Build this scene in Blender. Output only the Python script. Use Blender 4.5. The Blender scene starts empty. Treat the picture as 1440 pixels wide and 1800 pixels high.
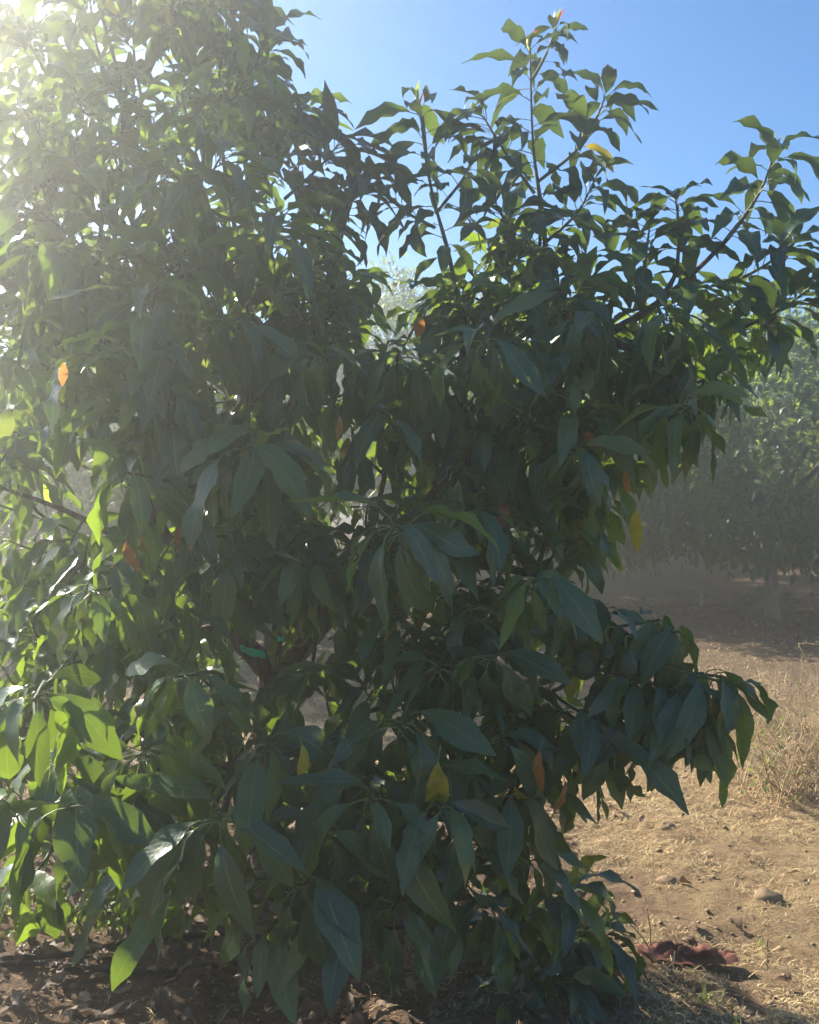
import bpy, math, random
import numpy as np
from mathutils import Vector, Matrix
from mathutils.bvhtree import BVHTree

# ------------------------------------------------------------------ camera, light, exposure
scn = bpy.context.scene
COL = scn.collection
R = math.radians
CAM_H, PITCH, F = 1.5, R(-1.5), 1560.0
cam_d = bpy.data.cameras.new('camera')
cam_d.sensor_fit = 'HORIZONTAL'; cam_d.sensor_width = 36.0; cam_d.lens = 36.0 * F / 1440.0
cam_d.clip_start = 0.05; cam_d.clip_end = 600.0
cam = bpy.data.objects.new('camera', cam_d); COL.objects.link(cam)
cam.location = (0, 0, CAM_H); cam.rotation_euler = (math.pi / 2 + PITCH, 0, 0)
scn.camera = cam

SUN_AZ, SUN_EL = R(-46.0), R(31.0)          # azimuth from the view direction (+Y), left is negative
world = bpy.data.worlds.new('World'); scn.world = world; world.use_nodes = True
wn = world.node_tree; wn.nodes.clear()
w_out = wn.nodes.new('ShaderNodeOutputWorld'); w_bg = wn.nodes.new('ShaderNodeBackground')
w_sky = wn.nodes.new('ShaderNodeTexSky'); w_sky.sky_type = 'NISHITA'; w_sky.sun_disc = False
w_sky.sun_elevation = SUN_EL; w_sky.sun_rotation = SUN_AZ
w_sky.air_density = 0.75; w_sky.dust_density = 0.0; w_sky.ozone_density = 1.6
w_bg.inputs['Strength'].default_value = 0.074
w_hs = wn.nodes.new('ShaderNodeHueSaturation'); w_hs.inputs['Saturation'].default_value = 1.30
wn.links.new(w_sky.outputs[0], w_hs.inputs['Color']); wn.links.new(w_hs.outputs[0], w_bg.inputs['Color']); wn.links.new(w_bg.outputs[0], w_out.inputs['Surface'])

sun_d = bpy.data.lights.new('sun', 'SUN'); sun_d.energy = 5.0; sun_d.angle = R(0.53); sun_d.color = (1.0, 0.93, 0.81)
sun = bpy.data.objects.new('sun', sun_d); COL.objects.link(sun)
sun_dir = Vector((math.sin(SUN_AZ) * math.cos(SUN_EL), math.cos(SUN_AZ) * math.cos(SUN_EL), math.sin(SUN_EL)))
sun.rotation_euler = sun_dir.to_track_quat('Z', 'Y').to_euler(); sun.location = sun_dir * 40

HAZE_DENSITY, HAZE_G = 0.028, 0.81
vs = scn.view_settings
vs.view_transform = 'Standard'; vs.look = 'None'; vs.gamma = 1.0; vs.use_curve_mapping = False
vs.exposure = 1.6
scn.render.engine = 'CYCLES'
cy = scn.cycles
cy.max_bounces = 7; cy.diffuse_bounces = 3; cy.glossy_bounces = 2; cy.transmission_bounces = 4
cy.transparent_max_bounces = 8; cy.volume_bounces = 1
cy.use_denoising = True; cy.sample_clamp_indirect = 6.0; cy.sample_clamp_direct = 0.0
cy.caustics_reflective = False; cy.caustics_refractive = False

rng = np.random.default_rng(11)
rnd = random.Random(7)

# ------------------------------------------------------------------ helpers
def P(px, py, Y):
    """world point at depth Y that the photograph shows at pixel (px, py) of 1440 x 1800"""
    x, u = (px - 720.0) / F, -(py - 900.0) / F
    c, s = math.cos(PITCH), math.sin(PITCH)
    dy, dz = c - s * u, s + c * u
    k = Y / dy
    return np.array((x * k, Y, CAM_H + dz * k))

def G(px, py, z=0.0):
    """point of the ground seen at a pixel"""
    x, u = (px - 720.0) / F, -(py - 900.0) / F
    c, s = math.cos(PITCH), math.sin(PITCH)
    dy, dz = c - s * u, s + c * u
    k = (z - CAM_H) / dz
    return np.array((x * k, dy * k, z))

def project(p):
    p = np.atleast_2d(p)
    c, s = math.cos(PITCH), math.sin(PITCH)
    y, z = p[:, 1], p[:, 2] - CAM_H
    fwd, up = c * y + s * z, -s * y + c * z
    fwd = np.maximum(fwd, 0.05)
    return np.stack((720 + F * p[:, 0] / fwd, 900 - F * up / fwd), 1)

def nrm(v):
    return v / (np.linalg.norm(v) + 1e-9)

def hash2(ix, iy, seed):
    h = (ix.astype(np.int64) * 374761393 + iy.astype(np.int64) * 668265263 + seed * 1442695041) & 0x7fffffff
    h = ((h ^ (h >> 13)) * 1274126177) & 0x7fffffff
    return ((h ^ (h >> 16)) & 0xffff) / 65535.0

def vnoise(x, y, seed=0):
    x, y = np.asarray(x, float), np.asarray(y, float)
    ix, iy = np.floor(x), np.floor(y)
    fx, fy = x - ix, y - iy
    fx, fy = fx * fx * (3 - 2 * fx), fy * fy * (3 - 2 * fy)
    a, b = hash2(ix, iy, seed), hash2(ix + 1, iy, seed)
    c, d = hash2(ix, iy + 1, seed), hash2(ix + 1, iy + 1, seed)
    return (a * (1 - fx) + b * fx) * (1 - fy) + (c * (1 - fx) + d * fx) * fy - 0.5

def ground_z(x, y):
    x, y = np.asarray(x, float), np.asarray(y, float)
    near = np.exp(-((np.hypot(x, y - 4) / 9.0) ** 2))
    z = 0.10 * vnoise(x * 0.45, y * 0.45, 1) + near * (0.045 * vnoise(x * 1.7, y * 1.7, 2)
        + 0.026 * vnoise(x * 5.1, y * 5.1, 3) + 0.024 * vnoise(x * 13, y * 13, 4) + 0.015 * vnoise(x * 29, y * 29, 5))
    return z

class MB:
    """collects verts / faces / uvs / a tint per face and links them as one mesh"""
    def __init__(s): s.v, s.f, s.uv, s.t, s.mi, s.n = [], [], [], [], [], 0
    def add(s, v, f, uv=None, tint=0.0, mi=None):
        v = np.asarray(v, float); s.v.append(v)
        for k, q in enumerate(f):
            s.f.append(tuple(i + s.n for i in q)); s.t.append(tint); s.mi.append(0 if mi is None else mi[k])
        s.uv.append(np.zeros((len(v), 2)) if uv is None else np.asarray(uv, float))
        s.n += len(v)
    def mesh(s, name, mats, smooth=True):
        v = np.concatenate(s.v); uv = np.concatenate(s.uv)
        return mesh_from(name, v, s.f, mats, smooth, uv, s.t, s.mi)

def mesh_from(name, v, f, mats, smooth=True, uv=None, tint=None, mi=None):
    me = bpy.data.meshes.new(name)
    cnt = np.array([len(q) for q in f], np.int32)
    idx = np.fromiter((i for q in f for i in q), np.int32)
    return mesh_np(me, np.asarray(v, float), cnt, idx, mats, smooth, uv, tint, mi)

def mesh_np(me, v, cnt, idx, mats, smooth=True, uv=None, tint=None, mi=None):
    me.vertices.add(len(v)); me.vertices.foreach_set('co', np.asarray(v, np.float32).ravel())
    me.loops.add(len(idx)); me.loops.foreach_set('vertex_index', idx.astype(np.int32))
    me.polygons.add(len(cnt))
    st = np.concatenate(([0], np.cumsum(cnt)[:-1])).astype(np.int32)
    me.polygons.foreach_set('loop_start', st); me.polygons.foreach_set('loop_total', cnt.astype(np.int32))
    if smooth: me.polygons.foreach_set('use_smooth', np.ones(len(cnt), bool))
    for m in (mats if isinstance(mats, (list, tuple)) else [mats]): me.materials.append(m)
    if mi is not None: me.polygons.foreach_set('material_index', np.asarray(mi, np.int32))
    me.update(calc_edges=True)
    if uv is not None:
        lay = me.uv_layers.new(name='UVMap'); lay.data.foreach_set('uv', np.asarray(uv, np.float32)[idx].ravel())
    if tint is not None:
        at = me.attributes.new('tint', 'FLOAT', 'FACE'); at.data.foreach_set('value', np.asarray(tint, np.float32))
    me.validate()
    return me

def link(name, me, parent=None, label=None, cat=None, group=None, kind=None, loc=None):
    o = bpy.data.objects.new(name, me); COL.objects.link(o)
    if parent is not None: o.parent = parent
    if loc is not None: o.location = loc
    if label: o['label'] = label
    if cat: o['category'] = cat
    if group: o['group'] = group
    if kind: o['kind'] = kind
    return o

def thing(name, label, cat, loc=(0, 0, 0), group=None):
    return link(name, None, None, label, cat, group, None, loc)

def spline(pts, n):
    pts = np.asarray(pts, float)
    if len(pts) == 2: return pts[0] + (pts[1] - pts[0]) * np.linspace(0, 1, n)[:, None]
    p = np.vstack((2 * pts[0] - pts[1], pts, 2 * pts[-1] - pts[-2]))
    t = np.linspace(0, len(pts) - 1 - 1e-6, n); i = t.astype(int); u = (t - i)[:, None]
    a, b, c, d = p[i], p[i + 1], p[i + 2], p[i + 3]
    return 0.5 * (2 * b + (c - a) * u + (2 * a - 5 * b + 4 * c - d) * u ** 2 + (3 * b - a - 3 * c + d) * u ** 3)

def tube(path, r0, r1, sides=6, jitter=0.0, cap=True):
    path = np.asarray(path, float); n = len(path)
    tg = np.gradient(path, axis=0); tg /= np.linalg.norm(tg, axis=1)[:, None] + 1e-9
    ref = np.array((0.31, 0.9, 0.2)) if abs(tg[0][1]) < 0.8 else np.array((0.9, 0.1, 0.3))
    rad = np.linspace(r0, r1, n) if np.isscalar(r0) else np.asarray(r0)
    v = np.zeros((n, sides, 3))
    a = np.arange(sides) / sides * 2 * math.pi
    for i in range(n):
        e = nrm(np.cross(tg[i], ref)); g = np.cross(tg[i], e)
        rr = rad[i] * (1 + jitter * (rng.random(sides) - 0.5))
        v[i] = path[i] + (np.cos(a) * rr)[:, None] * e + (np.sin(a) * rr)[:, None] * g
    f = [(i * sides + k, i * sides + (k + 1) % sides, (i + 1) * sides + (k + 1) % sides, (i + 1) * sides + k)
         for i in range(n - 1) for k in range(sides)]
    if cap: f += [tuple(range(sides))[::-1], tuple((n - 1) * sides + k for k in range(sides))]
    return v.reshape(-1, 3), f

# ------------------------------------------------------------------ materials
def new_mat(name):
    m = bpy.data.materials.new(name); m.use_nodes = True
    nt = m.node_tree; nt.nodes.clear()
    return m, nt, nt.nodes.new('ShaderNodeOutputMaterial')
def N(nt, typ, **kw):
    n = nt.nodes.new('ShaderNode' + typ)
    for k, v in kw.items():
        if k in n.inputs: n.inputs[k].default_value = v
        else: setattr(n, k, v)
    return n
def ramp(nt, fac, stops):
    r = nt.nodes.new('ShaderNodeValToRGB'); el = r.color_ramp.elements
    while len(el) < len(stops): el.new(0.5)
    for e, (p, c) in zip(el, stops): e.position = p; e.color = (*c, 1)
    nt.links.new(fac, r.inputs[0]); return r.outputs[0]
def mix(nt, fac, a, b, mode='MIX'):
    m = nt.nodes.new('ShaderNodeMix'); m.data_type = 'RGBA'; m.blend_type = mode
    for s, v in ((m.inputs[0], fac), (m.inputs[6], a), (m.inputs[7], b)):
        if hasattr(v, 'is_linked'): nt.links.new(v, s)
        elif isinstance(v, (int, float)): s.default_value = v
        else: s.default_value = (*v, 1)
    return m.outputs[2]
def math_(nt, op, a, b=0.0):
    m = nt.nodes.new('ShaderNodeMath'); m.operation = op
    for s, v in ((m.inputs[0], a), (m.inputs[1], b)):
        if hasattr(v, 'is_linked'): nt.links.new(v, s)
        else: s.default_value = v
    return m.outputs[0]

def math_vec(nt, v, f):
    m = nt.nodes.new('ShaderNodeVectorMath'); m.operation = 'ADD'; nt.links.new(v, m.inputs[0])
    k = math_(nt, 'MULTIPLY', f, 37.0); nt.links.new(k, m.inputs[1]); return m.outputs[0]

def leaf_mat(name, dark, light, trans, vein, under, tfac=0.27, rough=0.36, blot=(0.13, 0.10, 0.04), spot=None, veins=True):
    m, nt, out = new_mat(name); L = nt.links
    att = N(nt, 'Attribute', attribute_name='tint'); oi = N(nt, 'ObjectInfo')
    t = math_(nt, 'FRACT', math_(nt, 'ADD', att.outputs['Fac'], oi.outputs['Random']))
    col = ramp(nt, t, ((0.0, dark), (1.0, light)))
    tco = N(nt, 'TexCoord')
    no = N(nt, 'TexNoise', Scale=14.0, Detail=4.0); L.new(tco.outputs['Object'], no.inputs['Vector'])
    col = mix(nt, math_(nt, 'MULTIPLY', no.outputs[0], 0.5), col, dark)
    bump_h = no.outputs[0]
    if veins:
        uv = N(nt, 'UVMap'); sp = N(nt, 'SeparateXYZ'); L.new(uv.outputs[0], sp.inputs[0])
        a = math_(nt, 'ABSOLUTE', math_(nt, 'SUBTRACT', sp.outputs[0], 0.5))      # 0 midrib .. 0.5 edge
        mid = math_(nt, 'LESS_THAN', a, 0.024)
        lat = math_(nt, 'FRACT', math_(nt, 'SUBTRACT', math_(nt, 'MULTIPLY', sp.outputs[1], 11.0), math_(nt, 'MULTIPLY', a, 4.2)))
        latv = math_(nt, 'LESS_THAN', math_(nt, 'ABSOLUTE', math_(nt, 'SUBTRACT', lat, 0.5)), 0.055)
        vv = math_(nt, 'MAXIMUM', mid, math_(nt, 'MULTIPLY', latv, 0.28))
        col = mix(nt, math_(nt, 'MULTIPLY', vv, 0.62), col, vein)
        bump_h = math_(nt, 'ADD', math_(nt, 'MULTIPLY', math_(nt, 'ABSOLUTE', math_(nt, 'SUBTRACT', lat, 0.5)), 0.3), no.outputs[0])
    n3 = N(nt, 'TexNoise', Scale=3.1, Detail=5.0); L.new(math_vec(nt, tco.outputs['Object'], oi.outputs['Random']), n3.inputs['Vector'])
    col = mix(nt, math_(nt, 'MULTIPLY', ramp(nt, n3.outputs[0], ((0.60, (0, 0, 0)), (0.72, (1, 1, 1)))), 0.55), col, blot)
    if veins:
        tipb = math_(nt, 'GREATER_THAN', math_(nt, 'ADD', sp.outputs[1], math_(nt, 'MULTIPLY', math_(nt, 'SUBTRACT', n3.outputs[0], 0.5), 0.5)), 0.97)
        col = mix(nt, math_(nt, 'MULTIPLY', tipb, 0.8), col, (0.12, 0.065, 0.03))
    if spot:
        n2 = N(nt, 'TexNoise', Scale=5.0, Detail=6.0); L.new(tco.outputs['Object'], n2.inputs['Vector'])
        col = mix(nt, ramp(nt, n2.outputs[0], ((0.47, (0, 0, 0)), (0.6, (1, 1, 1)))), col, spot)
    geo = N(nt, 'NewGeometry')
    col = mix(nt, geo.outputs['Backfacing'], col, mix(nt, 0.75, col, under))
    bs = N(nt, 'BsdfPrincipled', Roughness=rough); bs.inputs['Specular IOR Level'].default_value = 0.45
    L.new(col, bs.inputs['Base Color'])
    L.new(math_(nt, 'ADD', math_(nt, 'MULTIPLY', geo.outputs['Backfacing'], 0.25), rough), bs.inputs['Roughness'])
    bp = N(nt, 'Bump', Strength=0.35, Distance=0.004); L.new(bump_h, bp.inputs['Height']); L.new(bp.outputs[0], bs.inputs['Normal'])
    tr = N(nt, 'BsdfTranslucent'); L.new(mix(nt, t, trans, tuple(c * 0.72 for c in trans)), tr.inputs['Color'])
    mx = N(nt, 'MixShader', Fac=tfac); L.new(math_(nt, 'ADD', tfac * .5, math_(nt, 'MULTIPLY', math_(nt, 'MULTIPLY', t, t), tfac * 1.0)), mx.inputs[0]); L.new(bs.outputs[0], mx.inputs[1]); L.new(tr.outputs[0], mx.inputs[2])
    L.new(mx.outputs[0], out.inputs['Surface'])
    return m

def plain_mat(name, c1, c2, scale=12.0, rough=0.85, bump=0.5, bdist=0.006, spec=0.3, stretch=None, detail=6.0):
    m, nt, out = new_mat(name); L = nt.links
    tco = N(nt, 'TexCoord'); src = tco.outputs['Object']
    if stretch:
        mp = N(nt, 'Mapping'); mp.inputs['Scale'].default_value = stretch; L.new(src, mp.inputs[0]); src = mp.outputs[0]
    no = N(nt, 'TexNoise', Scale=scale, Detail=detail); L.new(src, no.inputs['Vector'])
    att = N(nt, 'Attribute', attribute_name='tint')
    f = math_(nt, 'ADD', math_(nt, 'MULTIPLY', math_(nt, 'SUBTRACT', no.outputs[0], 0.5), 1.4), att.outputs['Fac'])
    f = math_(nt, 'ADD', f, 0.3)
    col = ramp(nt, f, ((0.1, c1), (0.9, c2)))
    bs = N(nt, 'BsdfPrincipled', Roughness=rough); bs.inputs['Specular IOR Level'].default_value = spec
    L.new(col, bs.inputs['Base Color'])
    bp = N(nt, 'Bump', Strength=bump, Distance=bdist); L.new(no.outputs[0], bp.inputs['Height']); L.new(bp.outputs[0], bs.inputs['Normal'])
    L.new(bs.outputs[0], out.inputs['Surface'])
    return m

M_leaf = leaf_mat('avocado_leaf', (0.022, 0.062, 0.038), (0.078, 0.140, 0.056), (0.46, 0.68, 0.05), (0.20, 0.25, 0.10), (0.10, 0.165, 0.10))
M_shade_leaf = leaf_mat('shade_toned_leaf', (0.020, 0.056, 0.036), (0.048, 0.100, 0.048), (0.34, 0.52, 0.05), (0.20, 0.25, 0.10), (0.08, 0.125, 0.07), 0.15)  # darker, less translucent leaf copy: backlit shade of the sky shoots painted in
M_young = leaf_mat('young_leaf_red', (0.13, 0.04, 0.025), (0.18, 0.07, 0.035), (0.5, 0.13, 0.07), (0.3, 0.12, 0.06), (0.24, 0.08, 0.05), 0.45)
M_bright = leaf_mat('young_leaf_green', (0.07, 0.12, 0.025), (0.11, 0.17, 0.03), (0.55, 0.68, 0.08), (0.25, 0.3, 0.1), (0.15, 0.2, 0.08), 0.45)
M_yellow = leaf_mat('old_leaf_yellow', (0.30, 0.24, 0.03), (0.36, 0.30, 0.04), (0.85, 0.66, 0.05), (0.4, 0.36, 0.1), (0.3, 0.26, 0.06), 0.45, spot=(0.12, 0.16, 0.03))
M_orange = leaf_mat('old_leaf_orange', (0.25, 0.10, 0.03), (0.30, 0.15, 0.04), (0.8, 0.36, 0.08), (0.4, 0.2, 0.08), (0.3, 0.14, 0.06), 0.42, spot=(0.10, 0.035, 0.015))
M_petiole = plain_mat('petiole', (0.13, 0.17, 0.045), (0.22, 0.24, 0.08), 30, 0.5, 0.1)
M_far_leaf = leaf_mat('orchard_leaf', (0.030, 0.068, 0.020), (0.075, 0.125, 0.028), (0.44, 0.60, 0.07), (0.2, 0.25, 0.1), (0.11, 0.16, 0.08), 0.34, 0.5, veins=False)
M_weed = leaf_mat('weed_leaf', (0.07, 0.13, 0.025), (0.11, 0.18, 0.03), (0.55, 0.7, 0.07), (0.2, 0.25, 0.1), (0.14, 0.2, 0.07), 0.42, 0.5)
M_dead = leaf_mat('dead_leaf', (0.085, 0.045, 0.028), (0.24, 0.15, 0.095), (0.35, 0.2, 0.1), (0.28, 0.19, 0.12), (0.24, 0.17, 0.12), 0.14, 0.6)
M_bark = plain_mat('bark', (0.045, 0.032, 0.026), (0.30, 0.235, 0.19), 34, 0.9, 1.0, 0.02, 0.2, (1, 1, 0.28), 9.0)
M_trunk_paint = plain_mat('pale_trunk', (0.22, 0.17, 0.13), (0.42, 0.36, 0.30), 18, 0.9, 0.6, 0.01, 0.2, (1, 1, 0.4))
M_twig = plain_mat('green_twig', (0.05, 0.07, 0.025), (0.13, 0.14, 0.055), 40, 0.6, 0.3)
M_straw = plain_mat('straw', (0.30, 0.20, 0.085), (0.74, 0.56, 0.29), 3, 0.7, 0.0)
M_drystem = plain_mat('dry_stem', (0.16, 0.105, 0.06), (0.52, 0.39, 0.24), 6, 0.8, 0.0)
M_clod = plain_mat('soil_clod', (0.20, 0.14, 0.085), (0.36, 0.265, 0.165), 40, 0.95, 0.6, 0.004)
M_fruit = plain_mat('avocado_skin', (0.022, 0.042, 0.012), (0.075, 0.105, 0.035), 240, 0.45, 1.0, 0.005, 0.5)
M_hose = plain_mat('black_poly_hose', (0.012, 0.012, 0.013), (0.03, 0.028, 0.027), 30, 0.5, 0.1)
M_rag = plain_mat('rag_cloth', (0.13, 0.050, 0.034), (0.30, 0.130, 0.088), 22, 0.9, 0.5, 0.004)
M_stake = plain_mat('stake_wood', (0.4, 0.36, 0.3), (0.6, 0.55, 0.48), 30, 0.8, 0.3)
M_grass = leaf_mat('grass_blade', (0.07, 0.13, 0.03), (0.14, 0.2, 0.05), (0.4, 0.55, 0.08), (0.2, 0.25, 0.1), (0.14, 0.2, 0.07), 0.35, 0.5, veins=False)

def tape_mat():
    m, nt, out = new_mat('green_tape')
    bs = N(nt, 'BsdfPrincipled', Roughness=0.3); bs.inputs['Base Color'].default_value = (0.0, 0.30, 0.17, 1)
    tr = N(nt, 'BsdfTranslucent'); tr.inputs['Color'].default_value = (0.02, 0.8, 0.5, 1)
    mx = N(nt, 'MixShader', Fac=0.45)
    nt.links.new(bs.outputs[0], mx.inputs[1]); nt.links.new(tr.outputs[0], mx.inputs[2]); nt.links.new(mx.outputs[0], out.inputs[0])
    return m
M_tape = tape_mat()

def ground_mat():
    m, nt, out = new_mat('orchard_ground'); L = nt.links
    tco = N(nt, 'TexCoord'); src = tco.outputs['Object']
    def noise(sc, det=6.0, rough=0.6):
        n = N(nt, 'TexNoise', Scale=sc, Detail=det, Roughness=rough); L.new(src, n.inputs['Vector']); return n.outputs[0]
    big, midn, fine, grain = noise(0.7), noise(4.5), noise(28.0, 8.0, 0.7), noise(160.0, 4.0, 0.7)
    soil = ramp(nt, fine, ((0.28, (0.17, 0.11, 0.060)), (0.5, (0.33, 0.22, 0.122)), (0.75, (0.48, 0.335, 0.19))))
    straw = ramp(nt, grain, ((0.3, (0.28, 0.20, 0.10)), (0.7, (0.54, 0.41, 0.23))))
    k = ramp(nt, midn, ((0.42, (0, 0, 0)), (0.62, (1, 1, 1))))
    col = mix(nt, math_(nt, 'MULTIPLY', k, 0.6), soil, straw)
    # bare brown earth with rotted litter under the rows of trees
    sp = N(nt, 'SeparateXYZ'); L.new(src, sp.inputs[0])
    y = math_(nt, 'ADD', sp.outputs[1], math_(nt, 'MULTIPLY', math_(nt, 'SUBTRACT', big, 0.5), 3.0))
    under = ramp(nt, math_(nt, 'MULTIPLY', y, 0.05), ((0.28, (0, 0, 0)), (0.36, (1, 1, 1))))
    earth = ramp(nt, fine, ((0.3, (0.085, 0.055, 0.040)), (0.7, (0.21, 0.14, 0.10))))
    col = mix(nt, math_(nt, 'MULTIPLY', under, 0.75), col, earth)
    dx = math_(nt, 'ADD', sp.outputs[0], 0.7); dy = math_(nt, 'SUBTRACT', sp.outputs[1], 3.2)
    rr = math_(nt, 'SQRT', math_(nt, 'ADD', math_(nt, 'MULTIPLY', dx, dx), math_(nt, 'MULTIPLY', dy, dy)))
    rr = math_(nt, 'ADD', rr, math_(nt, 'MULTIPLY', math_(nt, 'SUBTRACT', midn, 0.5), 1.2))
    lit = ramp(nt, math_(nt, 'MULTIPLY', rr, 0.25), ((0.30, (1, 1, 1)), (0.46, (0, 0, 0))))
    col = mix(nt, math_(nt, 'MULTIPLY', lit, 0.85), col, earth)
    bs = N(nt, 'BsdfPrincipled', Roughness=0.95); bs.inputs['Specular IOR Level'].default_value = 0.15
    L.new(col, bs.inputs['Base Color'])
    h = math_(nt, 'ADD', math_(nt, 'MULTIPLY', fine, 1.0), math_(nt, 'MULTIPLY', grain, 0.35))
    bp = N(nt, 'Bump', Strength=1.0, Distance=0.04); L.new(h, bp.inputs['Height']); L.new(bp.outputs[0], bs.inputs['Normal'])
    L.new(bs.outputs[0], out.inputs['Surface'])
    return m
M_ground = ground_mat()

# ------------------------------------------------------------------ ground and air
def build_ground():
    def axis(a, n, k, c):
        t = np.linspace(-1, 1, n); return c + a * np.sinh(k * t) / math.sinh(k)
    xs, ys = axis(120, 340, 6.0, 0.2), axis(120, 340, 6.0, 3.6)
    X, Y = np.meshgrid(xs, ys); Z = ground_z(X, Y)
    v = np.stack((X, Y, Z), -1).reshape(-1, 3); n = len(xs)
    i = (np.arange(n - 1)[:, None] * n + np.arange(n - 1)).ravel()
    idx = np.stack((i, i + 1, i + n + 1, i + n), 1).ravel()
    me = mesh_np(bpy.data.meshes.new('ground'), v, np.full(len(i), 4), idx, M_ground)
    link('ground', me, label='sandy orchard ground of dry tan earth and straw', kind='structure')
build_ground()

def build_haze():  # even haze volume added to imitate the lens glare veil toward the sun
    x, y0, y1, z0, z1 = 121.5, -118.0, 125.0, -1.2, 5.6
    v = [(sx, sy, sz) for sz in (z0, z1) for sy in (y0, y1) for sx in (-x, x)]
    f = [(0, 2, 3, 1), (4, 5, 7, 6), (0, 1, 5, 4), (2, 6, 7, 3), (0, 4, 6, 2), (1, 3, 7, 5)]
    m, nt, out = new_mat('haze')
    pv = nt.nodes.new('ShaderNodeVolumePrincipled')
    pv.inputs['Color'].default_value = (0.97, 0.98, 0.95, 1)
    pv.inputs['Density'].default_value = HAZE_DENSITY; pv.inputs['Anisotropy'].default_value = HAZE_G
    nt.links.new(pv.outputs[0], out.inputs['Volume'])
    link('haze', mesh_from('haze', v, f, m, False), label='added haze over the orchard imitating the lens veil of sun glare', kind='stuff')
build_haze()

# ------------------------------------------------------------------ leaf shapes
NS = 10                                              # segments along a blade
def leaf_shape(width, elev0, bend, early, fold, wave, waven, ph, twist, pet=0.20, curl=0.0, tipw=0.9, sweep=0.0):
    """unit-length leaf, stalk at the origin heading +X, upper face +Z: verts, faces, uv, material index"""
    t = np.linspace(0, 1, NS + 1)
    def ang(s): return elev0 - bend * ((1 - np.exp(-s / early)) / (1 - math.exp(-1 / early))) - curl * s ** 4
    # stalk
    pp = [np.zeros(3)]; d = pet / 2
    for s in (0.0, 0.06):
        a = ang(s); pp.append(pp[-1] + d * np.array((math.cos(a), 0, math.sin(a))))
    mid = [pp[-1]]; angs = [ang(0.1)]
    for i in range(NS):
        a = ang(0.1 + 0.9 * (i + 0.5) / NS); mid.append(mid[-1] + np.array((math.cos(a), 0, math.sin(a))) / NS); angs.append(a)
    mid = np.array(mid); angs = np.array(angs)
    mid[:, 1] += sweep * t ** 2 + 0.25 * wave * np.sin(5 * t + 7 * ph)
    hw = 0.5 * width * np.sin(math.pi * np.clip(t, 0, 1) ** tipw) ** 0.82 * (1 - 0.25 * t ** 3)
    hw[0] = 0.012; hw[-1] = 0.006
    up = np.stack((-np.sin(angs), 0 * angs, np.cos(angs)), 1)
    tw = twist * t
    v = []; uv = []
    for sgn, u in ((-1, 0.0), (0, 0.5), (1, 1.0)):
        if sgn == 0:
            v.append(mid)
        else:
            wz = fold * hw + wave * hw / (0.5 * width) * np.sin(2 * math.pi * (waven * t + ph + 0.21 * sgn))
            side = np.stack((0 * t, np.cos(tw) * sgn, 0 * t), 1) + up * (np.sin(tw) * sgn)[:, None]
            irr = 1 + 0.06 * np.sin(7 * t * math.pi + 9 * ph + sgn)
            v.append(mid + side * (hw * irr)[:, None] + up * wz[:, None])
        uv.append(np.stack((np.full(NS + 1, u), t), 1))
    v = np.concatenate(v); uv = np.concatenate(uv); n = NS + 1
    f = []; mi = []
    for i in range(NS):
        f += [(i, n + i, n + i + 1, i + 1)[::-1], (n + i, 2 * n + i, 2 * n + i + 1, n + i + 1)[::-1]]; mi += [0, 0]
    tv, tf = tube(np.array(pp), 0.011, 0.0095, 3, cap=False)
    k = len(v); v = np.vstack((v, tv)); uv = np.vstack((uv, np.full((len(tv), 2), 0.5)))
    f += [tuple(i + k for i in q) for q in tf]; mi += [1] * len(tf)
    return v, f, uv, mi

VAR = {'arch': [], 'hang': [], 'young': [], 'fallen': []}
u = rnd.uniform
for i in range(20):
    VAR['arch'].append(leaf_shape(u(.26, .36), R(u(0, 24)), R(u(55, 110)), u(.5, 1.3), u(.15, .6), u(.025, .07), u(1.3, 3), u(0, 1), u(-.7, .7), u(.18, .28), R(u(-25, 45)), .9, u(-.14, .14)))
for i in range(26):
    VAR['hang'].append(leaf_shape(u(.29, .40), R(u(-12, 10)), R(u(65, 105)), u(.08, .34), u(.05, .5), u(.02, .06), u(1.3, 2.8), u(0, 1), u(-.8, .8), u(.18, .30), R(u(-35, 30)), u(.85, 1.0), u(-.2, .2)))
for i in range(5):
    VAR['young'].append(leaf_shape(u(.22, .32), R(10), R(u(0, 40)), .8, u(.5, .9), .02, 2, u(0, 1), u(-.3, .3), .15, R(u(-20, 30))))
for i in range(10):
    VAR['fallen'].append(leaf_shape(u(.34, .44), R(u(5, 25)), R(u(-20, 60)), 1.0, u(.1, .9), u(.04, .1), u(1.2, 2.6), u(0, 1), u(-1.2, 1.2), u(.1, .2), R(u(-80, 60))))
AREA_W = 0.38

class Leaves:
    """a list of placed leaves: variant + 4x4 matrix + material"""
    def __init__(s): s.items = []
    def put(s, pos, head, up, scale, cls, mat=None, var=None):
        x = nrm(head); z = up - x * np.dot(up, x)
        if np.linalg.norm(z) < 1e-3: z = np.cross(x, (0.3, 0.9, 0.1))
        z = nrm(z); y = np.cross(z, x)
        m = np.eye(4); m[:3, 0] = x * scale; m[:3, 1] = y * scale; m[:3, 2] = z * scale; m[:3, 3] = pos
        s.items.append((cls, rnd.randrange(len(VAR[cls])) if var is None else var, m, mat, rnd.random()))

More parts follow.
